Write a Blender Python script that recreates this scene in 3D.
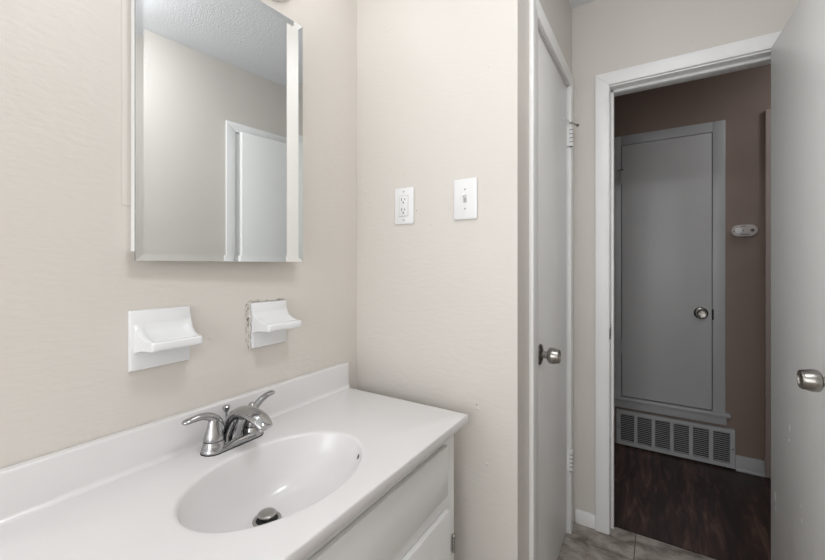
import bpy, bmesh, math, random
from mathutils import Vector, Matrix
random.seed(7)
S = bpy.context.scene
for o in list(bpy.data.objects): bpy.data.objects.remove(o)
R = math.radians

# ------------------------------------------------------------------ camera
cam_d = bpy.data.cameras.new('camera'); cam = bpy.data.objects.new('camera', cam_d)
S.collection.objects.link(cam); S.camera = cam
cam.location = (0.947, 0.0, 1.229)
cam.rotation_euler = (R(90), 0, R(32.4))
cam_d.sensor_fit = 'HORIZONTAL'; cam_d.sensor_width = 36
cam_d.lens = 385.0 / 825.0 * 36
cam_d.shift_y = -15.0 / 825.0
cam_d.clip_start = 0.01

# ------------------------------------------------------------------ world, exposure
W = bpy.data.worlds.new('world'); S.world = W; W.use_nodes = True
W.node_tree.nodes['Background'].inputs[0].default_value = (0.85, 0.92, 1.0, 1)
W.node_tree.nodes['Background'].inputs[1].default_value = 0.02
S.view_settings.view_transform = 'Standard'; S.view_settings.look = 'None'
S.view_settings.gamma = 1.0; S.view_settings.exposure = 0.09
S.view_settings.use_curve_mapping = False
VANITY_BULB = 9.0       # emission of the three vanity globes
DOME_W = 30.0            # emission of the added ceiling fill, out of view
HALL_W = 17.0  # emission of the fill light added in the hall
CEIL_Z = 2.447

def area(name, loc, rot, sx, sy, w, col):
    l = bpy.data.lights.new(name, 'AREA'); l.shape = 'RECTANGLE'; l.size = sx; l.size_y = sy
    l.energy = w; l.color = col
    o = bpy.data.objects.new(name, l); S.collection.objects.link(o)
    o.location = loc; o.rotation_euler = rot
    return o
# fill lights added behind the camera, set at two made-up windows
W_REAR, W_LEFT = 17.0, 9.0
FILL_TINT = (.965, 0.985, 1.015)
area('rear_fill_light', (0.72, -1.66, 1.25), (R(90), 0, 0), 1.1, 1.4, W_REAR, FILL_TINT)
area('left_fill_light', (0.04, -0.85, 1.45), (R(90), 0, R(-90)), 0.9, 1.1, W_LEFT, FILL_TINT)

# ------------------------------------------------------------------ materials
def srgb(r, g, b):
    f = lambda c: (c/255/12.92) if c/255 <= 0.04045 else ((c/255+0.055)/1.055)**2.4
    return (f(r), f(g), f(b), 1)
def mat(name, col, rough=0.5, metal=0.0, bump=None, vary=None, spec=0.5, coat=0.0, emit=None, nicks=False):
    """bump=(scale, strength, distance); vary=(scale, amount)"""
    m = bpy.data.materials.new(name); m.use_nodes = True
    nt = m.node_tree; N = nt.nodes; L = nt.links; b = N['Principled BSDF']
    b.inputs['Base Color'].default_value = col
    b.inputs['Roughness'].default_value = rough
    b.inputs['Metallic'].default_value = metal
    b.inputs['Specular IOR Level'].default_value = spec
    b.inputs['Coat Weight'].default_value = coat
    if emit:
        b.inputs['Emission Color'].default_value = emit[0]; b.inputs['Emission Strength'].default_value = emit[1]
    tc = N.new('ShaderNodeTexCoord')
    vec = tc.outputs['Object']
    if vary:
        n = N.new('ShaderNodeTexNoise'); n.inputs['Scale'].default_value = vary[0]; n.inputs['Detail'].default_value = 4
        L.new(vec, n.inputs['Vector'])
        mr = N.new('ShaderNodeMapRange'); mr.inputs['From Min'].default_value = .3; mr.inputs['From Max'].default_value = .7
        mr.inputs['To Min'].default_value = 1 - vary[1]; mr.inputs['To Max'].default_value = 1 + vary[1]
        L.new(n.outputs['Fac'], mr.inputs['Value'])
        mx = N.new('ShaderNodeVectorMath'); mx.operation = 'SCALE'; mx.inputs[0].default_value = col[:3]
        L.new(mr.outputs[0], mx.inputs['Scale']); L.new(mx.outputs[0], b.inputs['Base Color'])
    if bump:
        n = N.new('ShaderNodeTexNoise'); n.inputs['Scale'].default_value = bump[0]; n.inputs['Detail'].default_value = 4
        if nicks:   # roller and brush marks run sideways
            bm_ = N.new('ShaderNodeMapping'); bm_.inputs['Scale'].default_value = (.7, .7, 2.2); L.new(vec, bm_.inputs['Vector'])
            L.new(bm_.outputs[0], n.inputs['Vector'])
        else: L.new(vec, n.inputs['Vector'])
        bp = N.new('ShaderNodeBump'); bp.inputs['Strength'].default_value = bump[1]; bp.inputs['Distance'].default_value = bump[2]
        h = n.outputs['Fac']
        if nicks:   # sparse pits and paint blobs in the old plaster, plus long shallow waves
            v = N.new('ShaderNodeTexVoronoi'); v.inputs['Scale'].default_value = 13
            v.inputs['Randomness'].default_value = 1
            L.new(vec, v.inputs['Vector'])
            mr2 = N.new('ShaderNodeMapRange'); mr2.inputs['From Min'].default_value = 0.0; mr2.inputs['From Max'].default_value = 0.08
            mr2.inputs['To Min'].default_value = 1.0; mr2.inputs['To Max'].default_value = 0.0
            L.new(v.outputs['Distance'], mr2.inputs['Value'])
            n3 = N.new('ShaderNodeTexNoise'); n3.inputs['Scale'].default_value = 2.6; L.new(vec, n3.inputs['Vector'])
            gt = N.new('ShaderNodeMath'); gt.operation = 'GREATER_THAN'; gt.inputs[1].default_value = 0.47
            L.new(n3.outputs['Fac'], gt.inputs[0])
            mu = N.new('ShaderNodeMath'); mu.operation = 'MULTIPLY'; L.new(mr2.outputs[0], mu.inputs[0]); L.new(gt.outputs[0], mu.inputs[1])
            mp = N.new('ShaderNodeMapping'); mp.inputs['Scale'].default_value = (6, 6, 1.6); L.new(vec, mp.inputs['Vector'])
            n4 = N.new('ShaderNodeTexNoise'); n4.inputs['Scale'].default_value = 2.0; n4.inputs['Detail'].default_value = 2
            L.new(mp.outputs[0], n4.inputs['Vector'])
            ad = N.new('ShaderNodeMath'); ad.operation = 'MULTIPLY_ADD'; ad.inputs[1].default_value = 3.0
            L.new(mu.outputs[0], ad.inputs[0]); L.new(h, ad.inputs[2])
            ad2 = N.new('ShaderNodeMath'); ad2.operation = 'MULTIPLY_ADD'; ad2.inputs[1].default_value = 1.5
            L.new(n4.outputs['Fac'], ad2.inputs[0]); L.new(ad.outputs[0], ad2.inputs[2])
            h = ad2.outputs[0]
        L.new(h, bp.inputs['Height']); L.new(bp.outputs['Normal'], b.inputs['Normal'])
    return m

M = {}
M['wall'] = mat('beige_paint', srgb(215, 210, 203), 0.42, bump=(50, .4, .0016), vary=(1.5, .012), nicks=True)
M['hallwall'] = mat('taupe_paint', srgb(142, 124, 113), 0.6, bump=(120, .2, .001), vary=(2, .03))
M['halltrim'] = mat('rosy_taupe_paint', srgb(178, 163, 155), 0.5, bump=(60, .2, .001))
M['trim'] = mat('white_trim_paint', srgb(240, 240, 239), 0.35, bump=(35, .25, .0012), vary=(6, .012))
M['door'] = mat('white_door_paint', srgb(240, 240, 238), 0.34, bump=(22, .12, .001), vary=(3, .01), spec=.3)
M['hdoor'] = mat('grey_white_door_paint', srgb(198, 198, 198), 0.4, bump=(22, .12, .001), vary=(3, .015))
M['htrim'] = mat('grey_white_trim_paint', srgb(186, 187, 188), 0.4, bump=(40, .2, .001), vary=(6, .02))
M['marble'] = mat('white_cultured_marble', srgb(225, 223, 223), 0.2, vary=(5, .012), coat=.15)
M['cab'] = mat('white_cabinet_paint', srgb(232, 232, 231), 0.35, bump=(30, .15, .001), vary=(4, .01))
M['ceramic'] = mat('white_glazed_ceramic', srgb(232, 233, 234), 0.12, coat=.3, bump=(9, .12, .002))
M['chrome'] = mat('chrome', srgb(176, 176, 177), 0.08, 1.0)
M['satin'] = mat('satin_nickel', srgb(160, 157, 152), 0.27, 1.0)
M['steel'] = mat('brushed_steel', srgb(170, 168, 164), 0.3, 1.0)
M['mirror'] = mat('mirror_glass', srgb(242, 245, 246), 0.0, 1.0)
M['glassedge'] = mat('glass_edge', srgb(150, 158, 160), 0.1, 0.6)
M['plastic'] = mat('white_plastic', srgb(232, 232, 232), 0.3)
M['black'] = mat('black_gap', srgb(18, 17, 16), 0.6)
M['caulk'] = mat('old_caulk', srgb(222, 217, 210), 0.6, bump=(180, 1.0, .006), vary=(60, .12))
M['crack'] = mat('dirty_caulk_crack', srgb(120, 112, 104), 0.9)
M['alarm'] = mat('alarm_plastic', srgb(196, 189, 185), 0.45)
M['shade'] = mat('gap_shade_grey', srgb(176, 176, 176), 0.5)  # grey stands in for the shade in the outlet and switch gaps
M['grey'] = mat('grey_print', srgb(80, 78, 76), 0.6)
M['bulb'] = mat('lit_frosted_globe', srgb(255, 255, 255), 0.3, emit=((.97, 0.985, 1.0, 1), VANITY_BULB))
M['dome'] = mat('fill_opal_dome', srgb(255, 255, 255), 0.3, emit=((.965, 0.985, 1.015, 1), DOME_W))
M['halldome'] = mat('hall_fill_opal_dome', srgb(255, 255, 255), 0.3, emit=((.965, 0.985, 1.015, 1), HALL_W))

def popcorn():
    m = mat('popcorn_ceiling', srgb(236, 238, 241), 0.9)
    nt = m.node_tree; N = nt.nodes; L = nt.links; b = N['Principled BSDF']
    tc = N.new('ShaderNodeTexCoord'); v = N.new('ShaderNodeTexVoronoi'); v.inputs['Scale'].default_value = 150
    n = N.new('ShaderNodeTexNoise'); n.inputs['Scale'].default_value = 110; n.inputs['Detail'].default_value = 3
    L.new(tc.outputs['Object'], v.inputs['Vector']); L.new(tc.outputs['Object'], n.inputs['Vector'])
    a = N.new('ShaderNodeMath'); a.operation = 'SUBTRACT'; L.new(n.outputs['Fac'], a.inputs[0]); L.new(v.outputs['Distance'], a.inputs[1])
    bp = N.new('ShaderNodeBump'); bp.inputs['Strength'].default_value = .4; bp.inputs['Distance'].default_value = .0028
    L.new(a.outputs[0], bp.inputs['Height']); L.new(bp.outputs['Normal'], b.inputs['Normal'])
    return m
M['ceiling'] = popcorn()

def tilefloor():
    m = mat('grey_floor_tile', srgb(150, 143, 136), 0.5)
    nt = m.node_tree; N = nt.nodes; L = nt.links; b = N['Principled BSDF']
    tc = N.new('ShaderNodeTexCoord')
    mp = N.new('ShaderNodeMapping'); mp.inputs['Location'].default_value = (-0.867 + 0.305 + 0.61*4, -1.825 + 0.305*8, 0)
    L.new(tc.outputs['Object'], mp.inputs['Vector'])
    br = N.new('ShaderNodeTexBrick'); br.offset = 0.5; br.inputs['Scale'].default_value = 1.0
    br.inputs['Brick Width'].default_value = .61; br.inputs['Row Height'].default_value = .305
    br.inputs['Mortar Size'].default_value = .002; br.inputs['Mortar Smooth'].default_value = .2
    L.new(mp.outputs[0], br.inputs['Vector'])
    n = N.new('ShaderNodeTexNoise'); n.inputs['Scale'].default_value = 7; n.inputs['Detail'].default_value = 9
    n.inputs['Roughness'].default_value = .65; n.inputs['Distortion'].default_value = .25
    mp2 = N.new('ShaderNodeMapping'); mp2.inputs['Scale'].default_value = (1.4, 1.9, 1)
    L.new(tc.outputs['Object'], mp2.inputs['Vector']); L.new(mp2.outputs[0], n.inputs['Vector'])
    cr = N.new('ShaderNodeValToRGB')
    cr.color_ramp.elements[0].position = .33; cr.color_ramp.elements[0].color = srgb(108, 98, 91)
    cr.color_ramp.elements[1].position = .68; cr.color_ramp.elements[1].color = srgb(196, 188, 179)
    L.new(n.outputs['Fac'], cr.inputs[0])
    mx = N.new('ShaderNodeMix'); mx.data_type = 'RGBA'
    L.new(br.outputs['Fac'], mx.inputs['Factor']); L.new(cr.outputs[0], mx.inputs['A'])
    mx.inputs['B'].default_value = srgb(100, 92, 85)
    L.new(mx.outputs['Result'], b.inputs['Base Color'])
    bp = N.new('ShaderNodeBump'); bp.inputs['Strength'].default_value = .4; bp.inputs['Distance'].default_value = .002; bp.invert = True
    L.new(br.outputs['Fac'], bp.inputs['Height']); L.new(bp.outputs['Normal'], b.inputs['Normal'])
    return m
M['tile'] = tilefloor()

def woodfloor():
    m = mat('dark_wood_planks', srgb(60, 45, 38), 0.3)
    nt = m.node_tree; N = nt.nodes; L = nt.links; b = N['Principled BSDF']
    tc = N.new('ShaderNodeTexCoord')
    mp = N.new('ShaderNodeMapping'); mp.inputs['Rotation'].default_value = (0, 0, R(90)); mp.inputs['Location'].default_value = (5, 5.03, 0)
    L.new(tc.outputs['Object'], mp.inputs['Vector'])
    br = N.new('ShaderNodeTexBrick'); br.offset = 0.37; br.inputs['Scale'].default_value = 1.0
    br.inputs['Brick Width'].default_value = 1.2; br.inputs['Row Height'].default_value = .13
    br.inputs['Mortar Size'].default_value = .0012; br.inputs['Color1'].default_value = (0, 0, 0, 1); br.inputs['Color2'].default_value = (1, 1, 1, 1)
    L.new(mp.outputs[0], br.inputs['Vector'])
    mp2 = N.new('ShaderNodeMapping'); mp2.inputs['Scale'].default_value = (9, 1.3, 1)
    L.new(tc.outputs['Object'], mp2.inputs['Vector'])
    n = N.new('ShaderNodeTexNoise'); n.inputs['Scale'].default_value = 2.2; n.inputs['Detail'].default_value = 10
    n.inputs['Roughness'].default_value = .7; n.inputs['Distortion'].default_value = 1.2
    L.new(mp2.outputs[0], n.inputs['Vector'])
    ad = N.new('ShaderNodeMath'); ad.operation = 'MULTIPLY_ADD'; ad.inputs[1].default_value = .10
    L.new(br.outputs['Color'], ad.inputs[0]); L.new(n.outputs['Fac'], ad.inputs[2])
    cr = N.new('ShaderNodeValToRGB'); e = cr.color_ramp.elements
    e[0].position = .39; e[0].color = srgb(38, 32, 31)
    e[1].position = .90; e[1].color = srgb(150, 118, 96)
    k = e.new(.56); k.color = srgb(62, 47, 43)
    k = e.new(.70); k.color = srgb(108, 82, 73)
    L.new(ad.outputs[0], cr.inputs[0])
    mx = N.new('ShaderNodeMix'); mx.data_type = 'RGBA'
    L.new(br.outputs['Fac'], mx.inputs['Factor']); L.new(cr.outputs[0], mx.inputs['A']); mx.inputs['B'].default_value = srgb(14, 11, 10)
    L.new(mx.outputs['Result'], b.inputs['Base Color'])
    mr = N.new('ShaderNodeMapRange'); mr.inputs['To Min'].default_value = .28; mr.inputs['To Max'].default_value = .5
    L.new(n.outputs['Fac'], mr.inputs['Value']); L.new(mr.outputs[0], b.inputs['Roughness'])
    bp = N.new('ShaderNodeBump'); bp.inputs['Strength'].default_value = .25; bp.inputs['Distance'].default_value = .001
    L.new(n.outputs['Fac'], bp.inputs['Height']); L.new(bp.outputs['Normal'], b.inputs['Normal'])
    return m
M['wood'] = woodfloor()

# ------------------------------------------------------------------ mesh helpers
def box(bm, x0, x1, y0, y1, z0, z1, bev=0.0, seg=2):
    t = bmesh.new()
    bmesh.ops.create_cube(t, size=1)
    for v in t.verts:
        v.co = Vector(((x0+x1)/2 + v.co.x*(x1-x0), (y0+y1)/2 + v.co.y*(y1-y0), (z0+z1)/2 + v.co.z*(z1-z0)))
    if bev: bmesh.ops.bevel(t, geom=t.edges[:], offset=bev, segments=seg, profile=.5, affect='EDGES')
    join(bm, t)
    return bm
def join(bm, t, mtx=None):
    if mtx is not None: bmesh.ops.transform(t, matrix=mtx, verts=t.verts[:])
    me = bpy.data.meshes.new('tmp'); t.to_mesh(me); t.free(); bm.from_mesh(me); bpy.data.meshes.remove(me)
def lathe(bm, prof, origin, axis, n=40):
    """prof: (distance along axis, radius)"""
    t = bmesh.new(); rings = []
    for d, r in prof:
        if r < 1e-6: rings.append([t.verts.new((0, 0, d))])
        else: rings.append([t.verts.new((r*math.cos(2*math.pi*i/n), r*math.sin(2*math.pi*i/n), d)) for i in range(n)])
    for a, b in zip(rings, rings[1:]):
        for i in range(n):
            j = (i+1) % n
            if len(a) == 1 and len(b) == 1: continue
            if len(a) == 1: t.faces.new((a[0], b[j], b[i]))
            elif len(b) == 1: t.faces.new((a[i], a[j], b[0]))
            else: t.faces.new((a[i], a[j], b[j], b[i]))
    for r in (rings[0], rings[-1]):
        if len(r) > 1: t.faces.new(r)
    bmesh.ops.recalc_face_normals(t, faces=t.faces[:])
    q = Vector(axis).normalized().to_track_quat('Z', 'Y')
    join(bm, t, Matrix.Translation(origin) @ q.to_matrix().to_4x4())
    return bm
def sweep(bm, pts, n=20, up=(0, 0, 1), cap=True):
    """pts: (x,y,z, half width, half height[, squareness]) ellipse sections along a path"""
    t = bmesh.new(); rings = []
    P = [Vector(p[:3]) for p in pts]
    for i, p in enumerate(pts):
        d = (P[min(i+1, len(P)-1)] - P[max(i-1, 0)]).normalized()
        side = d.cross(Vector(up))
        if side.length < 1e-4: side = d.cross(Vector((0, 1, 0)))
        side.normalize(); u = side.cross(d).normalized()
        ring = []
        for k in range(n):
            a = 2*math.pi*k/n; c, s = math.cos(a), math.sin(a)
            e = p[5] if len(p) > 5 else 1.0
            c = math.copysign(abs(c)**e, c); s = math.copysign(abs(s)**e, s)
            ring.append(t.verts.new(P[i] + side*c*p[3] + u*s*p[4]))
        rings.append(ring)
    for a, b in zip(rings, rings[1:]):
        for i in range(n): t.faces.new((a[i], a[(i+1) % n], b[(i+1) % n], b[i]))
    if cap:
        t.faces.new(rings[0]); t.faces.new(rings[-1])
    bmesh.ops.recalc_face_normals(t, faces=t.faces[:])
    join(bm, t); return bm
def smooth_path(ctrl, m=8):
    out = []
    n = len(ctrl)
    for i in range(n-1):
        p0, p1, p2, p3 = ctrl[max(i-1, 0)], ctrl[i], ctrl[i+1], ctrl[min(i+2, n-1)]
        for k in range(m):
            s = k/m
            out.append(tuple(0.5*((2*b) + (-a+c)*s + (2*a-5*b+4*c-d)*s*s + (-a+3*b-3*c+d)*s**3) for a, b, c, d in zip(p0, p1, p2, p3)))
    out.append(tuple(ctrl[-1])); return out
def obj(name, bm, m, parent=None, smooth=False, loc=None):
    me = bpy.data.meshes.new(name)
    bmesh.ops.remove_doubles(bm, verts=bm.verts[:], dist=1e-6)
    bm.to_mesh(me); bm.free()
    me.materials.append(M[m] if isinstance(m, str) else m)
    if smooth:
        me.polygons.foreach_set('use_smooth', [True]*len(me.polygons))
        me.set_sharp_from_angle(angle=R(40 if smooth is True else smooth))
    o = bpy.data.objects.new(name, me); S.collection.objects.link(o)
    if parent is not None:
        o.parent = parent; o.matrix_parent_inverse = Matrix.Translation(parent.location).inverted() if parent.type == 'EMPTY' else Matrix()
        if parent.get('local'): o.matrix_parent_inverse = Matrix()
    return o
def tag(o, label, cat, kind=None, group=None):
    o['label'] = label
    if cat: o['category'] = cat
    if kind: o['kind'] = kind
    if group: o['group'] = group
    return o
def empty(name, loc, label, cat, kind=None, local=False, rotz=0):
    o = bpy.data.objects.new(name, None); S.collection.objects.link(o); o.location = loc
    o.empty_display_size = .02; o.rotation_euler = (0, 0, rotz)
    tag(o, label, cat, kind)
    if local: o['local'] = 1
    return o
def BX(*boxes, bev=0.0):
    bm = bmesh.new()
    for b in boxes: box(bm, *b, bev=bev)
    return bm
def struct(name, bm, m, label, cat, smooth=False, parent=None):
    return tag(obj(name, bm, m, parent, smooth), label, cat, 'structure')

# ------------------------------------------------------------------ room shell
YB = -1.70
FZ = .014
struct('floor', BX((-.1, 1.5, YB-.1, 2.012, -.05, FZ)), 'tile', 'mottled grey tile floor of the bathroom with dark seams', 'floor')
struct('floor_hall', BX((-.6, 2.4, 2.012, 3.1, -.05, -.002)), 'wood', 'very dark brown wood plank floor of the hallway', 'floor')
struct('ceiling', BX((-.1, 1.5, YB-.1, 2.02, CEIL_Z, CEIL_Z+.05)), 'ceiling', 'bumpy white popcorn ceiling of the bathroom', 'ceiling')
struct('ceiling_hall', BX((-.6, 2.4, 2.02, 3.1, CEIL_Z, CEIL_Z+.05)), 'ceiling', 'popcorn ceiling of the dark hallway', 'ceiling')
struct('wall_left', BX((-.1, 0, YB-.1, 1.105, 0, CEIL_Z)), 'wall', 'beige painted wall that carries the mirror and the two ceramic holders', 'wall')
struct('wall_middle', BX((-.1, .606, 1.105, 1.205, 0, CEIL_Z)), 'wall', 'beige painted wall that carries the outlet and the light switch', 'wall')
CO0, CO1, DH = 1.288, 1.846, 2.035      # closet opening
struct('wall_closet', BX((.506, .606, 1.205, CO0-.02, 0, CEIL_Z), (.506, .606, CO1+.02, 1.953, 0, CEIL_Z), (.506, .606, CO0-.02, CO1+.02, DH+.02, CEIL_Z)),
       'wall', 'narrow beige wall around the closed closet door', 'wall')
D0, D1 = .768, 1.380                     # bathroom doorway
struct('wall_far', BX((-.1, D0-.02, 1.953, 2.06, 0, CEIL_Z), (D1+.02, 1.5, 1.953, 2.06, 0, CEIL_Z), (D0-.02, D1+.02, 1.953, 2.06, DH+.02, CEIL_Z)),
       'wall', 'beige far wall with the doorway to the hall', 'wall')
struct('wall_right', BX((1.40, 1.5, YB-.1, 1.953, 0, CEIL_Z)), 'wall', 'beige right wall behind the open bathroom door, seen in the mirror', 'wall')
struct('wall_back', BX((0, 1.40, YB-.1, YB, 0, CEIL_Z)), 'wall', 'beige wall behind the camera with the added fill window', 'wall')
struct('wall_closet_inner', BX((-.1, -.0, 1.205, 1.953, 0, CEIL_Z)), 'wall', 'wall inside the closed closet', 'wall')
HY = 3.0
struct('wall_hall', BX((-.6, 2.4, HY, HY+.1, 0, CEIL_Z)), 'hallwall', 'dark taupe hallway wall with the small utility door', 'wall')
struct('wall_hall_left', BX((-.6, -.5, 2.06, HY, 0, CEIL_Z)), 'hallwall', 'taupe wall closing the left end of the hallway', 'wall')
struct('wall_hall_right', BX((2.3, 2.4, 2.06, HY, 0, CEIL_Z)), 'hallwall', 'taupe wall closing the right end of the hallway', 'wall')
struct('wall_hall_near', BX((-.5, D0-.02, 2.06, 2.072, 0, CEIL_Z), (D1+.02, 2.3, 2.06, 2.072, 0, CEIL_Z), (D0-.02, D1+.02, 2.06, 2.072, DH+.02, CEIL_Z)),
       'hallwall', 'taupe hallway side of the wall around the bathroom doorway', 'wall')
# unseen windows, added to house the two fill area lights at the top
def window(name, M4, hw, hh, label):
    w = empty(name, M4.translation[:], label, 'window', 'structure')
    def put(n, bm, m):
        bmesh.ops.transform(bm, matrix=M4, verts=bm.verts[:]); return obj(n, bm, m, w)
    a, b = hw+.05, hh+.05
    put('fill_window_frame', BX((-a, a, 0, .02, -b, -hh), (-a, a, 0, .02, hh, b), (-a, -hw, 0, .02, -hh, hh), (hw, a, 0, .02, -hh, hh)), 'trim')
    put('pane', BX((-hw, hw, .002, .006, -hh, hh)), 'plastic')
window('fill_window_1', Matrix.Translation((.72, YB, 1.25)), .55, .70, 'tall frosted window added for fill light in the wall behind the camera')
window('fill_window_2', Matrix.Translation((0, -.85, 1.45)) @ Matrix.Rotation(R(-90), 4, 'Z'), .45, .55, 'frosted window added for fill light in the left wall behind the camera')

# casings, jambs, baseboards
def casing_poly(bm, pts, th, axis):
    pass
def door_casing_x(bm, xf, y0, y1, zt, w, th):       # on a wall facing +x; mitred frame
    t = bmesh.new()
    for sec in (((y0-w, 0), (y0, 0), (y0, zt), (y0-w, zt+w)), ((y1, 0), (y1+w, 0), (y1+w, zt+w), (y1, zt)), ((y0-w, zt+w), (y0, zt), (y1, zt), (y1+w, zt+w))):
        q = bmesh.new(); a = [q.verts.new((xf, y, z)) for y, z in sec]; f = q.faces.new(a)
        r = bmesh.ops.extrude_face_region(q, geom=[f]); bmesh.ops.translate(q, vec=(th, 0, 0), verts=[v for v in r['geom'] if isinstance(v, bmesh.types.BMVert)])
        bmesh.ops.recalc_face_normals(q, faces=q.faces[:])
        bmesh.ops.bevel(q, geom=q.edges[:], offset=.0022, segments=2, profile=.5, affect='EDGES'); join(t, q)
    join(bm, t)
    return bm
def rot_to_y(bm):   # wall facing +x at x  ->  wall facing -y : (x,y,z)->(y, -x, z)
    bmesh.ops.transform(bm, matrix=Matrix(((0, 1, 0, 0), (-1, 0, 0, 0), (0, 0, 1, 0), (0, 0, 0, 1))), verts=bm.verts[:]); return bm
def left_facing(bm):
    for v in bm.verts: v.co.x = -v.co.x
    bmesh.ops.reverse_faces(bm, faces=bm.faces[:]); return bm
struct('trim_1', door_casing_x(bmesh.new(), .606, CO0-.004, CO1+.004, DH+.005, .060, .014), 'trim', 'white painted casing around the closet door', 'door casing', True)
bm = BX((.51, .606, CO0-.02, CO0, 0, DH), (.51, .606, CO1, CO1+.02, 0, DH), (.51, .606, CO0-.02, CO1+.02, DH, DH+.02),
        (.545, .562, CO0, CO0+.012, 0, DH), (.545, .562, CO1-.012, CO1, 0, DH), (.545, .562, CO0, CO1, DH-.012, DH))
struct('trim_2', bm, 'trim', 'white jamb lining the closet door opening', 'door jamb')
bm = rot_to_y(door_casing_x(bmesh.new(), -1.953, D0-.002, D1+.002, DH+.006, .057, .016))
struct('trim_3', bm, 'trim', 'white painted casing around the open bathroom doorway', 'door casing', True)
bm = BX((D0-.02, D0, 1.949, 2.076, 0, DH), (D1, D1+.02, 1.949, 2.076, 0, DH), (D0-.02, D1+.02, 1.949, 2.076, DH, DH+.02), bev=.001)
box(bm, D0, D0+.011, 1.992, 2.03, 0, DH, .0015); box(bm, D1-.011, D1, 1.992, 2.03, 0, DH, .0015); box(bm, D0, D1, 1.992, 2.03, DH-.011, DH, .0015)
jam = struct('trim_4', bm, 'trim', 'white jamb and door stop lining the bathroom doorway', 'door jamb', True)
bm = rot_to_y(door_casing_x(bmesh.new(), -2.088, D0-.002, D1+.002, DH+.006, .057, .014))
struct('trim_5', bm, 'htrim', 'casing on the hallway side of the bathroom doorway', 'door casing', True)
struct('trim_11', left_facing(door_casing_x(bmesh.new(), -1.400, 1.265, 1.86, DH+.005, .057, .014)), 'trim', 'white casing on the right wall behind the open bathroom door, seen in the mirror', 'door casing', True)
struct('door_4', BX((1.392, 1.3995, 1.268, 1.857, FZ+.010, DH)), 'door', 'white closet door on the right wall hidden behind the open bathroom door', 'door')
struct('trim_6', BX((D0, D1, 2.0115, 2.020, -.004, .0125), bev=.001), 'black', 'dark edge strip where tile meets the hallway planks', 'threshold')
def basebd(name, x0, x1, y0, y1, h, m, label):
    return struct(name, BX((x0, x1, y0, y1, FZ, h), bev=.003), m, label, 'baseboard', True)
basebd('baseboard_far', .622, .709, 1.941, 1.953, .078, 'trim', 'short white baseboard between closet door and doorway')
basebd('baseboard_middle', .60-.04-.50, .606, 1.093, 1.105, .078, 'trim', 'white baseboard under the outlet wall')
basebd('baseboard_closet', .606, .618, 1.095, 1.222, .078, 'trim', 'short white baseboard before the closet door')
basebd('baseboard_right', 1.388, 1.40, YB, 1.85, .078, 'trim', 'white baseboard along the right wall')
bm = BX((1.344, 1.478, 2.984, HY, .0, .088), bev=.004); box(bm, 1.344, 1.478, 2.968, 2.985, 0, .018, .005)
struct('baseboard_hall', bm, 'htrim', 'scuffed white baseboard in the hallway right of the return grille', 'baseboard', True)
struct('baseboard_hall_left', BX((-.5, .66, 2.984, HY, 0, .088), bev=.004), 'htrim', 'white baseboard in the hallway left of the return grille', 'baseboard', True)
struct('trim_7', BX((1.478, 1.60, 2.975, HY, 0, 2.128), bev=.003), 'halltrim', 'rosy taupe painted casing at the right edge of the hallway wall', 'door casing', True)

# ------------------------------------------------------------------ doors
def knob_bm(origin, axis, L=.066):
    rose = lathe(bmesh.new(), [(0, .0365), (.003, .0365), (.005, .034), (.0075, .026), (.0095, .0185), (.011, .015)], origin, axis, 48)
    k = L
    knob = lathe(bmesh.new(), [(.008, .0125), (k-.040, .0120), (k-.0385, .0150), (k-.037, .022), (k-.034, .0258), (k-.028, .0275), (k-.020, .0272), (k-.007, .0240), (k-.001, .0226),
                               (k, .0215), (k-.0005, .0190), (k-.004, .0172), (k-.005, .0)], origin, axis, 48)
    return rose, knob
def hinge_bm(x, y, z0, z1, r=.0055, leaf=None):
    bm = bmesh.new(); n = 5; h = (z1-z0)/n
    for i in range(n): lathe(bm, [(0, r*.8), (.0008, r), (h-.0022, r), (h-.0014, r*.8)], (x, y, z0+i*h), (0, 0, 1), 16)
    lathe(bm, [(0, r*.6), (.002, r*1.1), (.004, r*.6)], (x, y, z1-.001), (0, 0, 1), 16)
    lathe(bm, [(0, r*.6), (.002, r*1.1), (.004, r*.6)], (x, y, z0-.003), (0, 0, 1), 16)
    if leaf: box(bm, *leaf)
    return bm
# closet door
d = empty('door_1', (.606, CO1, 0), 'closed flat white closet door beside the light switch wall', 'door', 'structure')
obj('slab', BX((.566, .603, CO0+.003, CO1-.003, FZ+.010, DH-.004), bev=.0015), 'door', d, True)
kr, kk = knob_bm((.603, CO0+.082, .918), (1, 0, 0))
obj('rose', kr, 'satin', d, True); obj('knob', kk, 'satin', d, True)
for z0, z1 in ((1.765, 1.855), (.305, .395)):
    hg = obj('hinge', hinge_bm(.6215, CO1-.001, z0, z1, .0065, leaf=(.6035, .6215, CO1-.006, CO1+.002, z0, z1)), 'trim', d, True)
    bm = bmesh.new()
    for q in range(1, 5): box(bm, .6155, .6285, CO1-.0075, CO1+.0050, z0+q*(z1-z0)/5-.0016, z0+q*(z1-z0)/5+.0004)
    box(bm, .6160, .6270, CO1-.0065, CO1+.0040, z0-.0046, z0-.0028)
    obj('knuckle_seam', bm, 'grey', hg)
bm = sweep(bmesh.new(), smooth_path([(.612, CO1, 1.868, .0025, .0025), (.617, CO1-.02, 1.868, .0025, .0025), (.614, CO1-.055, 1.866, .0025, .0025), (.606, CO1-.075, 1.866, .0025, .0025)]), 10)
obj('hinge_stop_arm', bm, 'trim', d, True)
bm = sweep(bmesh.new(), smooth_path([(.612, CO1, 1.868, .004, .003), (.622, CO1+.012, 1.874, .0035, .003), (.634, CO1+.022, 1.866, .0035, .003), (.642, CO1+.034, 1.864, .003, .003)]), 10)
lathe(bm, [(0, .004), (.001, .0065), (.007, .0065), (.008, .004)], (.640, CO1+.031, 1.864), (.5, .6, 0), 14)
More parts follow.
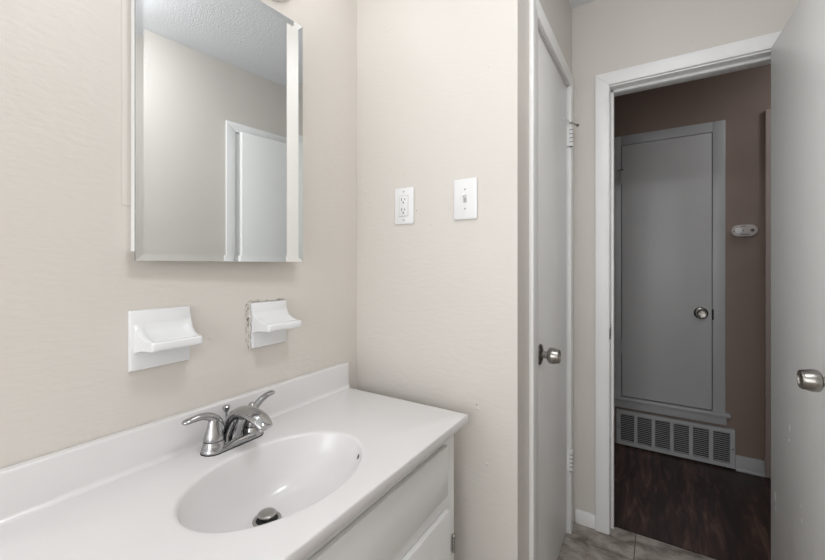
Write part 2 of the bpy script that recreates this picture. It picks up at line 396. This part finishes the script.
tag(obj('hinge_stop', bm, 'satin', d, True), 'dark bronze bent stop on the hinge pin', None)

# bathroom door, opened into the room
d = empty('door_2', (1.338, 1.915, 0), 'open flat white bathroom door at the right edge of the photo', 'door', 'structure', local=True, rotz=R(2.2))
DL = .640
obj('slab', BX((-.035, 0, -DL, 0, FZ+.010, DH-.004), bev=.0015), 'door', d, True)
kr, kk = knob_bm((-.035, -DL+.060, .944), (-1, 0, 0), .077)
obj('rose', kr, 'satin', d, True); obj('knob', kk, 'satin', d, True)
obj('latch_plate', BX((-.029, -.006, -DL-.0006, -DL+.001, .89, .95)), 'satin', d)
for z0, z1 in ((1.75, 1.84), (.25, .34)):
    obj('hinge', hinge_bm(.008, .012, z0, z1), 'satin', d, True)
bm = bmesh.new()
random.seed(3)
for (yy, zz, ll, an) in ((-.205, .70, .022, 80), (-.20, .66, .010, 95), (-.30, .50, .012, 60), (-.31, .46, .014, 75), (-.10, .62, .006, 80),
                         (-.055, .40, .030, 68), (-.06, .36, .014, 70), (-.02, .63, .010, 85), (-.02, .55, .008, 88), (-.36, .70, .012, 100)):
    dy, dz = math.cos(R(an))*ll/2, math.sin(R(an))*ll/2
    sweep(bm, [(-.0352, yy-dy, zz-dz, .0004, .0006), (-.0354, yy, zz, .0006, .0009), (-.0352, yy+dy, zz+dz, .0004, .0006)], 6)
tag(obj('scratch_marks', bm, 'plastic', d), 'small white chips and scratches on the lower door face', None)
# strike plate on the jamb
bm = BX((D0-.0005, D0+.0016, 1.956, 1.984, .892, .956), bev=.0007)
box(bm, D0-.0045, D0+.0016, 1.9455, 1.958, .892, .956, .0012)
sp = obj('strike_plate', bm, 'satin', jam, True); obj('strike_hole', BX((D0+.001, D0+.0020, 1.960, 1.977, .908, .941)), 'black', sp)
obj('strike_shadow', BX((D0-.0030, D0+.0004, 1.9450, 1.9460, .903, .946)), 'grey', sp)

# small utility door in the hall
HX0, HX1, HZ0, HZ1 = .742, 1.236, .333, 2.046
d = empty('door_3', (HX1, HY, HZ0), 'small grey-white utility door raised above the vent grille in the dark hallway', 'door', 'structure')
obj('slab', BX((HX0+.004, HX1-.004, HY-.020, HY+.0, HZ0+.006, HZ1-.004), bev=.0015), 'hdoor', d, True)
kr, kk = knob_bm((HX1-.058, HY-.020, .931), (0, -1, 0), .058)
obj('rose', kr, 'satin', d, True); obj('knob', kk, 'satin', d, True)
for z0, z1 in ((1.79, 1.87), (.635, .725)):
    obj('hinge', hinge_bm(HX0+.001, HY-.023, z0, z1), 'htrim', d, True)
bm = sweep(bmesh.new(), [(HX0-.022, HY-.027, 1.874, .004, .003), (HX0, HY-.028, 1.878, .004, .003), (HX0+.012, HY-.03, 1.874, .004, .004)], 8)
tag(obj('hinge_stop', bm, 'black', d, True), 'dark bent stop on the upper hinge', None)
obj('latch', BX((HX1-.003, HX1+.005, HY-.0225, HY-.018, .893, .957)), 'black', d)
# its frame
bm = BX((HX0-.062, HX0, HY-.018, HY, HZ0, HZ1+.062), (HX1, HX1+.062, HY-.018, HY, HZ0, HZ1+.062), (HX0, HX1, HY-.018, HY, HZ1, HZ1+.062), bev=.002)
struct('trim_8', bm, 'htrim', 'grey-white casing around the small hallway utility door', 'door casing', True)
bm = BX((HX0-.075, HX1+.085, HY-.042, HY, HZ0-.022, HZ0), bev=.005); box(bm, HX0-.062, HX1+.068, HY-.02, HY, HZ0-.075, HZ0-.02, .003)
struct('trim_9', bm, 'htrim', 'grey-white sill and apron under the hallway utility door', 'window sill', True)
bm = BX((HX0, HX0+.004, HY-.003, HY-.001, HZ0, HZ1), (HX1-.004, HX1, HY-.003, HY-.001, HZ0, HZ1), (HX0, HX1, HY-.003, HY-.001, HZ1-.004, HZ1), (HX0, HX1, HY-.003, HY-.001, HZ0, HZ0+.006))
struct('trim_10', bm, 'black', 'dark shadow gap around the hallway utility door', 'gap')

# return air grille
GX0, GX1, GZ0, GZ1 = .714, 1.342, .010, .242
g = empty('return_grille', (1.03, HY-.02, 0), 'white metal return air grille at floor level below the hallway utility door', 'vent')
rows = 6; m0 = .024; gap = .020; cw = ((GX1-GX0) - 2*m0 - gap*(rows-1))/rows
bxs = [(GX0, GX1, HY-.026, HY-.004, GZ0, GZ0+.024), (GX0, GX1, HY-.026, HY-.004, GZ1-.024, GZ1)]
xs = GX0
for i in range(rows):
    a = GX0+m0+i*(cw+gap); bxs.append((xs, a, HY-.026, HY-.004, GZ0+.023, GZ1-.023)); xs = a+cw
bxs.append((xs, GX1, HY-.026, HY-.004, GZ0+.023, GZ1-.023))
obj('frame', BX(*bxs), 'htrim', g)
obj('duct_opening', BX((GX0+.01, GX1-.01, HY-.008, HY-.005, GZ0+.01, GZ1-.01)), 'black', g)
for i in range(rows):
    a = GX0+m0+i*(cw+gap); bm = bmesh.new()
    nl = 15; zz0, zz1 = GZ0+.024, GZ1-.024
    for k in range(nl):
        z = zz0+(k+.5)*(zz1-zz0)/nl
        t = bmesh.new(); box(t, a-.001, a+cw+.001, -.006, .006, -.0011, .0011)
        join(bm, t, Matrix.Translation((0, HY-.017, z)) @ Matrix.Rotation(R(-38), 4, 'X'))
    obj('louver_panel', bm, 'htrim', g)
for x, z in ((GX0+.011, .125), (GX1-.011, .125)):
    obj('screw', lathe(bmesh.new(), [(0, .005), (.0015, .0045), (.0025, .002), (.0026, 0)], (x, HY-.026, z), (0, -1, 0), 16), 'satin', g, True)

# carbon monoxide alarm
g = empty('wall_alarm', (1.384, HY, 1.432), 'small white oval gas alarm on the hallway wall right of the utility door', 'alarm')
def stadium(bm, cx, cz, hw, hh, y0, y1, bev):
    t = bmesh.new(); a = []
    for i in range(48):
        th = 2*math.pi*i/48; c, s = math.cos(th), math.sin(th)
        a.append(t.verts.new((cx + math.copysign(hw-hh, c) + hh*c if abs(c) > 1e-6 else cx, y0, cz+hh*s)))
    f = t.faces.new(a)
    r = bmesh.ops.extrude_face_region(t, geom=[f]); vs = [v for v in r['geom'] if isinstance(v, bmesh.types.BMVert)]
    bmesh.ops.translate(t, vec=(0, y1-y0, 0), verts=vs)
    bmesh.ops.recalc_face_normals(t, faces=t.faces[:])
    es = [e for e in t.edges if all(abs(v.co.y-y1) < 1e-6 for v in e.verts)]
    bmesh.ops.bevel(t, geom=es, offset=bev, segments=4, profile=.5, affect='EDGES'); join(bm, t); return bm
obj('housing', stadium(bmesh.new(), 1.384, 1.432, .062, .036, HY, HY-.030, .009), 'alarm', g, True)
obj('test_button', lathe(bmesh.new(), [(0, .017), (.0015, .017), (.0022, .015), (.0023, 0)], (1.357, HY-.030, 1.434), (0, -1, 0), 28), 'plastic', g, True)
obj('sounder', lathe(bmesh.new(), [(0, .009), (.0008, .009), (.0009, 0)], (1.420, HY-.030, 1.433), (0, -1, 0), 20), 'grey', g, True)
for k, (x, z, w_, h_) in enumerate(((1.380, 1.458, .024, .004), (1.386, 1.411, .038, .005))):
    obj('printed_line', BX((x-w_/2, x+w_/2, HY-.0305, HY-.0298, z-h_/2, z+h_/2)), 'grey', g)
for x, z in ((1.337, 1.431), (1.377, 1.433)):
    obj('indicator_light', BX((x-.004, x+.004, HY-.0306, HY-.0298, z-.003, z+.003)), 'grey', g)

# ------------------------------------------------------------------ vanity cabinet
VX, VY0, VY1, VZ = .448, .035, 1.010, .797
TT = .026
c = empty('vanity_cabinet', (.22, .5, FZ), 'white painted vanity cabinet under the sink top', 'cabinet')
bm = BX((.004, VX-.02, VY0, VY0+.016, FZ, VZ-TT), (.004, VX-.02, VY1-.016, VY1, FZ, VZ-TT), (.004, VX-.02, VY0+.016, VY1-.016, .09, .106),
        (.004, .010, VY0+.016, VY1-.016, .106, VZ-TT), (VX-.07, VX-.055, VY0+.016, VY1-.016, FZ, .09))
obj('body', bm, 'cab', c)
fr = [(VX-.02, VX, VY0, VY0+.045, .09, VZ-TT), (VX-.02, VX, VY1-.045, VY1, .09, VZ-TT), (VX-.02, VX, VY0+.045, VY1-.045, VZ-TT-.06, VZ-TT),
      (VX-.02, VX, VY0+.045, VY1-.045, .535, .61), (VX-.02, VX, VY0+.045, VY1-.045, .09, .13), (VX-.02, VX, .500, .545, .13, .535)]
obj('face_frame', BX(*fr), 'cab', c)
obj('false_drawer_front', BX((VX, VX+.013, .085, .952, .592, .731), bev=.003), 'cab', c, True)
for y0, y1, hy in ((.530, .957, .997), (.09, .515, .048)):
    dd = obj('door', BX((VX, VX+.016, y0, y1, .11, .551), bev=.004), 'cab', c, True)
    for z in (.405, .165):
        s = 1 if hy > .5 else -1
        bm = hinge_bm(VX+.006, hy, z, z+.048, .0045)
        box(bm, VX, VX+.0025, min(hy, hy+s*.018), max(hy, hy+s*.006), z+.004, z+.044, .0008)
        obj('hinge', bm, 'steel', dd, True)
    ky = .56 if hy > .5 else .485
    obj('door_knob', lathe(bmesh.new(), [(0, .008), (.004, .006), (.012, .006), (.016, .014), (.022, .015), (.026, .010), (.027, 0)], (VX+.016, ky, .50), (1, 0, 0), 24), 'chrome', dd, True)

# vanity top with moulded bowl
TX0, TX1, TY0, TY1 = .002, .485, .020, 1.028
def top_bm():
    bm = bmesh.new()
    cx, cy, ax, ay = .281, .537, .149, .208
    dx, dy, dr = .236, .534, .024
    D = .118
    angs = sorted(set([2*math.pi*i/128 for i in range(128)] + [math.atan2(y-cy, x-cx) % (2*math.pi) for x in (TX0, TX1) for y in (TY0, TY1)]))
    rings = []
    def ell(k, z, ox=0, oy=0, a=ax, b=ay):
        rings.append([bm.verts.new((cx+ox+a*k*math.cos(t), cy+oy+b*k*math.sin(t), z)) for t in angs])
    # drain rim circle up the bowl to the ellipse, then the rolled rim
    N = 22
    prof = []
    for i in range(N+1):
        s = i/N; rho = s
        z = -D*(1-rho**2.7)**.78
        prof.append((rho, z))
    fl = .010
    for rho, z in prof:
        a = dr + (ax-fl-dr)*rho; b = dr + (ay-fl-dr)*rho
        w_ = (1-rho)**1.0
        ox = (dx-cx)*w_
        zz = VZ + z*(1-.006/D) - .006
        if rho == 1: zz = VZ-.006
        rings.append([bm.verts.new((cx+ox+a*math.cos(t), cy+b*math.sin(t), zz)) for t in angs])
    for k in (20, 45, 70, 90):
        q = R(k); rings.append([bm.verts.new((cx+(ax-fl*math.cos(q))*math.cos(t), cy+(ay-fl*math.cos(q))*math.sin(t), VZ-.006+.006*math.sin(q))) for t in angs])
    rings.append([bm.verts.new((cx+(ax+.012)*math.cos(t), cy+(ay+.012)*math.sin(t), VZ)) for t in angs])
    # rectangle rings
    def rect(inset, z):
        ring = []
        for t in angs:
            c_, s_ = math.cos(t), math.sin(t); k = 1e9
            if c_ > 1e-9: k = min(k, (TX1-cx)/c_)
            if c_ < -1e-9: k = min(k, (TX0-cx)/c_)
            if s_ > 1e-9: k = min(k, (TY1-cy)/s_)
            if s_ < -1e-9: k = min(k, (TY0-cy)/s_)
            x, y = cx+k*c_, cy+k*s_
            ring.append(bm.verts.new((min(max(x, TX0+inset), TX1-inset), min(max(y, TY0+inset), TY1-inset), z)))
        rings.append(ring)
    r = .0035
    for k in (0, 30, 60, 90): rect(r*(1-math.sin(R(k))), VZ-r*(1-math.cos(R(k))))
    rect(0, VZ-TT+.002); rect(.002, VZ-TT); rect(.03, VZ-TT)
    n = len(angs)
    for a, b in zip(rings, rings[1:]):
        for i in range(n):
            try: bm.faces.new((a[i], a[(i+1) % n], b[(i+1) % n], b[i]))
            except ValueError: pass
    # underside of the bowl
    bot = []
    for rho in (1.0, .8, .5, 0):
        a = dr+.008+(ax+.0-dr)*rho; b = dr+.008+(ay-dr)*rho
        zz = VZ-TT if rho == 1 else VZ-.014-D*(1-rho**2.7)**.78
        ox = (dx-cx)*(1-rho)
        bot.append([bm.verts.new((cx+ox+a*math.cos(t), cy+b*math.sin(t), zz)) for t in angs])
    for a, b in zip([rings[-1]]+bot, bot+[rings[0]]):
        for i in range(n): bm.faces.new((a[i], a[(i+1) % n], b[(i+1) % n], b[i]))
    bmesh.ops.recalc_face_normals(bm, faces=bm.faces[:])
    return bm, (dx, dy, VZ-D)
bm, (dx, dy, dz) = top_bm()
vt = empty('sink_countertop', (.24, .54, VZ), 'glossy white cultured marble vanity top with moulded oval sink', 'sink')
obj('basin_slab', bm, 'marble', vt, 50)
# backsplash with a coved foot and rounded top
def prism_y(sec, y0, y1):
    bm = bmesh.new(); a = [bm.verts.new((x, y0, z)) for x, z in sec]; f = bm.faces.new(a)
    r = bmesh.ops.extrude_face_region(bm, geom=[f]); bmesh.ops.translate(bm, vec=(0, y1-y0, 0), verts=[v for v in r['geom'] if isinstance(v, bmesh.types.BMVert)])
    bmesh.ops.recalc_face_normals(bm, faces=bm.faces[:]); return bm
sec = [(.0015, VZ-.001), (.0015, .881)]
for k in range(0, 91, 15): sec.append((.016+.004*math.sin(R(k)), .877+.004*math.cos(R(k))))
for k in range(0, 91, 15): sec.append((.030-.010*math.cos(R(k)), VZ+.0102-.010*math.sin(R(k))))
sec.append((.030, VZ-.001))
obj('backsplash', prism_y(sec, TY0, 1.036), 'marble', vt, 50)
obj('overflow_hole', lathe(bmesh.new(), [(-.001, .0058), (.0012, .0058), (.0012, 0)], (.3515, .7005, .7755), (-.6, -.68, .42), 20), 'black', vt)
# drain
fl = lathe(bmesh.new(), [(-.02, .0225), (.0005, .0225), (.0018, .0235), (.0024, .026), (.0018, .0290), (.0, .0300)], (dx, dy, dz), (0, 0, 1), 40)
dr_ = obj('drain_flange', fl, 'steel', vt, True)
obj('drain_opening', lathe(bmesh.new(), [(.0002, .0), (.0002, .0226), (-.012, .0226), (-.012, 0)], (dx, dy, dz), (0, 0, 1), 30), 'black', dr_)
st = lathe(bmesh.new(), [(.0002, .008), (.010, .008), (.0105, .0165), (.012, .0190), (.0140, .0190), (.0160, .0165), (.0170, .010), (.0173, 0)], (dx, dy, dz), (0, 0, 1), 36)
obj('pop_up_stopper', st, 'steel', vt, True)

# ------------------------------------------------------------------ faucet
FX, FY = .078, .558
f = empty('faucet', (FX, FY, VZ), 'chrome two-handle centerset faucet on the back of the vanity top', 'faucet')
def loft(bm, secs):
    """secs: (z, halfx, halfy, cx, cy, end radius scale) stadium outlines along y"""
    t = bmesh.new(); rings = []
    for z, hx, hy in secs:
        ring = []
        for i in range(48):
            th = 2*math.pi*i/48; c_, s_ = math.cos(th), math.sin(th)
            ring.append(t.verts.new((FX+hx*c_, FY+(math.copysign(hy-hx, s_) if abs(s_) > 1e-6 else 0)+hx*s_, z)))
        rings.append(ring)
    for a, b in zip(rings, rings[1:]):
        for i in range(48): t.faces.new((a[i], a[(i+1) % 48], b[(i+1) % 48], b[i]))
    t.faces.new(rings[0]); t.faces.new(rings[-1]); bmesh.ops.recalc_face_normals(t, faces=t.faces[:]); join(bm, t); return bm
obj('gasket', loft(bmesh.new(), [(VZ+.0002, .0270, .0780), (VZ+.002, .0270, .0780)]), 'black', f)
obj('base', loft(bmesh.new(), [(VZ+.002, .0262, .0770), (VZ+.004, .0265, .0775), (VZ+.008, .0258, .0765), (VZ+.012, .0236, .0745), (VZ+.0150, .019, .070), (VZ+.016, .012, .064)]), 'chrome', f, 60)
for s in (-1, 1):
    py = FY+s*.0500
    bm = lathe(bmesh.new(), [(.002, .0262), (.006, .0264), (.020, .0232), (.026, .0222)], (FX, py, VZ), (0, 0, 1), 36)
    hb = obj('handle_base', bm, 'chrome', f, 60)
    # bell that narrows and flows into the lever
    bm = lathe(bmesh.new(), [(.0275, .0216), (.030, .0222), (.040, .0196), (.050, .0165), (.060, .0140), (.068, .0125), (.076, .0105), (.082, .006), (.084, 0)], (FX, py, VZ), (0, 0, 1), 36)
    z = VZ
    if s < 0:
        ctrl = [(FX, py+.012, z+.048, .0125, .013), (FX-.001, py+.006, z+.066, .0125, .013), (FX-.002, py-.006, z+.080, .0120, .0100), (FX-.004, py-.024, z+.0868, .0110, .0078), (FX-.006, py-.044, z+.0865, .0105, .0066), (FX-.007, py-.060, z+.0850, .0095, .0058), (FX-.007, py-.066, z+.0845, .0055, .0034)]
    else:
        ctrl = [(FX, py-.012, z+.048, .0125, .013), (FX-.001, py-.005, z+.058, .0125, .012), (FX-.004, py+.010, z+.066, .0108, .0095), (FX-.007, py+.028, z+.077, .0098, .0078), (FX-.009, py+.048, z+.0850, .0096, .0066), (FX-.010, py+.067, z+.0875, .0092, .0058), (FX-.010, py+.074, z+.0875, .0055, .0034)]
    sweep(bm, smooth_path(ctrl, 6), 20)
    obj('lever_handle', bm, 'chrome', f, 60)
    obj('seam_ring', lathe(bmesh.new(), [(.0255, .0205), (.0255, .0213), (.0280, .0213), (.0280, .0205)], (FX, py, VZ), (0, 0, 1), 30), 'black', hb)
# spout: broad sweeping arch
z = VZ
ctrl = [(FX-.016, FY, z+.006, .026, .018), (FX-.010, FY, z+.036, .0235, .0175), (FX+.008, FY, z+.064, .0225, .0165), (FX+.036, FY, z+.0815, .0225, .0140),
        (FX+.068, FY, z+.0845, .0225, .0125), (FX+.098, FY, z+.0790, .0215, .0120), (FX+.118, FY, z+.0690, .0185, .0100), (FX+.125, FY, z+.0640, .0150, .0070)]
bm = sweep(bmesh.new(), smooth_path(ctrl, 7), 28)
# web below the arch down to the base
bm2 = bmesh.new(); sweep(bm2, smooth_path([(FX+.000, FY, z+.012, .016, .018), (FX+.012, FY, z+.040, .012, .016), (FX+.030, FY, z+.070, .010, .012)], 6), 20)
me = bpy.data.meshes.new('tmp'); bm2.to_mesh(me); bm2.free(); bm.from_mesh(me)
obj('spout', bm, 'chrome', f, 60)
obj('aerator', lathe(bmesh.new(), [(0, .0105), (.010, .0110), (.011, .0095), (.010, 0)], (FX+.108, FY, z+.066), (.12, 0, -1), 28), 'chrome', f, True)
obj('lift_rod', lathe(bmesh.new(), [(0, .0030), (.056, .0030), (.057, .0045), (.060, .0055), (.067, .0088), (.071, .0092), (.073, .0075), (.0735, 0)], (FX-.028, FY-.002, z+.012), (0, 0, 1), 22), 'chrome', f, True)

# ------------------------------------------------------------------ ceramic holders
def holder(name, y0, y1, zb, zt, ys0, ys1, zs, label, cat, tray, reach=.073, flare=.012):
    e = empty(name, (0, (y0+y1)/2, zb), label, cat)
    bm = BX((0, .011, y0, y1, zb, zt), bev=.004)
    box(bm, 0, .006, y0-.0005, y1+.0005, zb-.0005, zt+.0005, .001)
    obj('back_plate', bm, 'ceramic', e, True)
    XO, X1 = .009, reach; th = .019
    t = bmesh.new(); ny = 25; rows = []
    top_z = zt-.016; lz = zs-th; bot_z = lz-.012
    nt_ = 16
    for j in range(ny):
        v = j/(ny-1); 
        y = ys0+(ys1-ys0)*v
        edge = min(v, 1-v)*(ys1-ys0)            # distance from the side
        rec = tray*min(1, max(0, (edge-.007)/.006))
        row = []
        for k in range(nt_+1):
            a = R(90*k/nt_)
            x = X1-.004-(X1-.004-XO)*math.cos(a); zz = top_z-(top_z-zs)*math.sin(a)
            # tray recess behind the front lip
            lip = min(1, max(0, (X1-.010-x)/.006)); up = min(1, max(0, k/6))
            inn = rec*lip*up
            row.append((x-inn*.3*math.cos(a), y, zz-inn*math.sin(a)))
        row += [(X1-.0012, y, zs-.0012), (X1, y, zs-.004), (X1, y, lz+.004), (X1-.0012, y, lz+.0012)]
        for k in range(nt_+1):
            a = R(90*k/nt_)
            row.append((X1-.004-(X1-.004-XO)*math.sin(a), y, lz-(lz-bot_z)*(1-math.cos(a))))
        rows.append(row)
    # round the side faces a little
    def ins(row, yoff, k):
        n = len(row); cxm = sum(p[0] for p in row)/n; czm = sum(p[2] for p in row)/n
        return [(p[0]-(.002*k if p[0] > .02 else 0), yoff, p[2]+(czm-p[2])*.03*k) for p in row]
    rows = [ins(rows[0], ys0-.002, 1)] + rows + [ins(rows[-1], ys1+.002, 1)]
    ym = (ys0+ys1)/2; hw = (ys1-ys0)/2
    def fl(p):      # the shelf spreads towards the plate
        w_ = max(0, 1-(p[0]-XO)/(X1-XO))**2; 
        return (p[0], p[1]+math.copysign(flare*w_*(abs(p[1]-ym)/hw)**3, p[1]-ym), p[2])
    rows = [[fl(p) for p in row] for row in rows]
    vr = [[t.verts.new(p) for p in row] for row in rows]
    n = len(vr[0])
    for a, b in zip(vr, vr[1:]):
        for i in range(n-1): t.faces.new((a[i], a[i+1], b[i+1], b[i]))
        t.faces.new((a[n-1], a[0], b[0], b[n-1]))
    t.faces.new(vr[0]); t.faces.new(vr[-1]); bmesh.ops.recalc_face_normals(t, faces=t.faces[:])
    obj('shelf', t, 'ceramic', e, 50)
    return e
holder('soap_dish', .366, .490, 1.003, 1.131, .382, .482, 1.068, 'white ceramic wall soap dish, the wider one farther left on the mirror wall', 'soap dish', .005, .076, .007)
th_ = holder('toothbrush_holder', .657, .772, .999, 1.124, .661, .768, 1.069, 'white ceramic wall toothbrush holder right of the soap dish, with cracked caulk around it', 'toothbrush holder', .001, .079, .003)
for y in (.690, .722, .752):
    for x in (.044,):
        obj('brush_hole', lathe(bmesh.new(), [(0, .0035), (.0006, .0035), (.0006, 0)], (x, y, 1.0695), (.1, 0, 1), 14), 'grey', th_)
# rough caulk bead round the toothbrush holder
bm = bmesh.new(); random.seed(11)
def bead(p, q, n, wv=.004):
    pts = []
    for i in range(n+1):
        s = i/n; r = random.uniform(.6, 1.25)*wv
        pts.append((.0005, p[0]+(q[0]-p[0])*s+random.uniform(-.001, .001), p[1]+(q[1]-p[1])*s+random.uniform(-.001, .001), r*.55, r))
    sweep(bm, pts, 8, up=(1, 0, 0))
bead((.6535, .996), (.6535, 1.127), 26, .006); bead((.655, 1.127), (.775, 1.127), 24, .003); bead((.774, 1.0), (.774, 1.125), 20, .002)
tag(obj('caulk_bead', bm, 'caulk', th_, True), 'rough cracked caulk line around the plate', None)
bm = bmesh.new()
for i in range(40):
    if random.random() < .72: y, z = .6475+random.uniform(-.007, .006), random.uniform(.993, 1.132)
    else: y, z = random.uniform(.652, .760), 1.1295+random.uniform(-.003, .003)
    l = random.uniform(.0015, .006); a = random.uniform(-.6, .6) + (0 if z < 1.126 else 1.4)
    dy_, dz_ = math.sin(a)*l, math.cos(a)*l
    q_ = .0012 if y < .646 or z > 1.131 else .0030
    sweep(bm, [(q_-.0006, y-dy_, z-dz_, .0002, .0003), (q_, y, z, .0006, .0006), (q_-.0006, y+dy_, z+dz_, .0002, .0003)], 5, up=(1, 0, 0))
obj('caulk_cracks', bm, 'crack', th_)

# ------------------------------------------------------------------ medicine cabinet with bevelled mirror
MY0, MY1, MZ0, MZ1 = .368, .796, 1.238, 1.940
mc = empty('medicine_cabinet', (0, .59, MZ0), 'tall wall mirror with slanted glass edges above the sink, its door slightly ajar', 'mirror')
obj('cabinet_box', BX((0, .0215, MY0+.003, MY1-.003, MZ0+.020, MZ1-.02), bev=.001), 'trim', mc)
obj('mounting_flange', BX((0, .0025, MY0-.014, MY0+.01, 1.355, MZ1-.03), bev=.001), 'wall', mc)
AJ = Matrix.Translation((.0225, MY0, 0)) @ Matrix.Rotation(R(-3.1), 4, 'Z') @ Matrix.Translation((-.0225, -MY0, 0))   # the mirror door stands slightly ajar
bm = BX((.0225, .0260, MY0+.002, MY1-.002, MZ0+.002, MZ1-.002)); bmesh.ops.transform(bm, matrix=AJ, verts=bm.verts[:])
db = obj('mirror_door', bm, 'trim', mc)
bm = bmesh.new(); bw = .0150; bd = .0011; xb, xf = .0261, .0310
def rr(x, i): return [bm.verts.new((x, y, z)) for y, z in ((MY0+i, MZ0+i), (MY1-i, MZ0+i), (MY1-i, MZ1-i), (MY0+i, MZ1-i))]
A, B, C_ = rr(xb, 0), rr(xf, 0), rr(xf-bd, bw)
for a, b in ((A, B), (B, C_)):
    for i in range(4): bm.faces.new((a[i], a[(i+1) % 4], b[(i+1) % 4], b[i]))
bm.faces.new(C_); bm.faces.new(A); bmesh.ops.recalc_face_normals(bm, faces=bm.faces[:])
ed = [i for i, f_ in enumerate(bm.faces) if abs(f_.normal.x) < .5]
bmesh.ops.transform(bm, matrix=AJ, verts=bm.verts[:])
mg = obj('mirror_glass', bm, 'mirror', db)
mg.data.materials.append(M['glassedge'])
for i in ed: mg.data.polygons[i].material_index = 1

# ------------------------------------------------------------------ vanity light above the mirror (mostly above the frame)
vl = empty('vanity_light', (0, .68, 2.10), 'white vanity light above the mirror, only the lower edge of its round base showing', 'light fixture')
obj('round_canopy', lathe(bmesh.new(), [(0, .112), (.008, .112), (.014, .106), (.019, .090), (.021, .05), (.022, 0)], (0, .700, 2.110), (1, 0, 0), 64), 'plastic', vl, True)
obj('bar', BX((.020, .040, .20, .84, 2.19, 2.23), bev=.006), 'chrome', vl, True)
for y in (.26, .52, .78):
    obj('socket', lathe(bmesh.new(), [(0, .024), (.022, .022), (.026, .018)], (.040, y, 2.21), (1, 0, 0), 28), 'chrome', vl, True)
    obj('globe', lathe(bmesh.new(), [(.045-.045*math.cos(R(a)), max(.045*math.sin(R(a)), 0)) for a in range(0, 181, 10)], (.062, y, 2.21), (1, 0, 0), 32), 'bulb', vl, True)
# unseen ceiling lights added as fill, in the bathroom and the hall
def dome(name, x, y, r, m, label):
    e = empty(name, (x, y, CEIL_Z), label, 'light fixture')
    obj('rim', lathe(bmesh.new(), [(0, r+.012), (.02, r+.012), (.024, r)], (x, y, CEIL_Z), (0, 0, -1), 40), 'chrome', e, True)
    obj('glass_dome', lathe(bmesh.new(), [(.02+.07*math.sin(R(a)), r*math.cos(R(a))) for a in range(0, 91, 10)], (x, y, CEIL_Z), (0, 0, -1), 40), m, e, True)
dome('fill_ceiling_light', 1.02, .50, .15, 'dome', 'round opal ceiling light added as fill in the middle of the bathroom, above the frame')
dome('hall_fill_light', 1.9, 2.55, .12, 'halldome', 'round opal ceiling light added as fill at the right end of the hallway')

# ------------------------------------------------------------------ outlet and switch on the middle wall
WY = 1.105
o = empty('wall_outlet', (.214, WY, 1.432), 'white duplex outlet with cover plate, nearer the mirror', 'outlet')
obj('cover_plate', BX((.1745, .2535, WY-.006, WY, 1.369, 1.494), bev=.0035), 'plastic', o, True)
rc = obj('receptacle', BX((.197, .231, WY-.0085, WY-.005, 1.397, 1.466), bev=.0012), 'plastic', o, True)
bm = BX((.1955, .2325, WY-.0066, WY-.0058, 1.3955, 1.4675))
obj('opening_gap', bm, 'shade', o)
bm = bmesh.new()
for zc in (1.414, 1.449):
    box(bm, .2060, .2080, WY-.0090, WY-.0080, zc, zc+.010); box(bm, .2190, .2208, WY-.0090, WY-.0080, zc+.001, zc+.009)
    lathe(bm, [(0, .0026), (.0006, .0026), (.0006, 0)], (.2135, WY-.0084, zc-.006), (0, -1, 0), 14)
obj('slots', bm, 'black', rc)
for z in (1.3825, 1.4805): obj('screw', lathe(bmesh.new(), [(0, .0028), (.001, .0026), (.0014, 0)], (.214, WY-.006, z), (0, -1, 0), 14), 'steel', o, True)
o = empty('light_switch', (.443, WY, 1.434), 'white toggle light switch with cover plate, nearer the wall corner', 'light switch')
obj('cover_plate', BX((.4035, .4825, WY-.006, WY, 1.371, 1.498), bev=.0035), 'plastic', o, True)
obj('slot_gap', BX((.4380, .4480, WY-.0066, WY-.0058, 1.4235, 1.4465)), 'shade', o)
t = bmesh.new(); box(t, -.0042, .0042, -.018, 0, -.0045, .0045, .0015)
bm = bmesh.new(); join(bm, t, Matrix.Translation((.443, WY-.003, 1.4385)) @ Matrix.Rotation(R(-28), 4, 'X'))
obj('toggle', bm, 'plastic', o, True)
for z in (1.404, 1.4645): obj('screw', lathe(bmesh.new(), [(0, .0028), (.001, .0026), (.0014, 0)], (.443, WY-.006, z), (0, -1, 0), 14), 'steel', o, True)

# small nail holes left in the outlet wall
wm = bpy.data.objects['wall_middle']
bm = bmesh.new()
for x, z, r in ((.262, 1.413, .0016), (.388, 1.411, .0012), (.372, 1.487, .0010), (.215, 1.541, .0010), (.480, .800, .0020)):
    lathe(bm, [(-.001, r), (.0003, r), (.0003, 0)], (x, WY, z), (0, -1, 0), 10)
obj('nail_holes', bm, 'crack', wm)
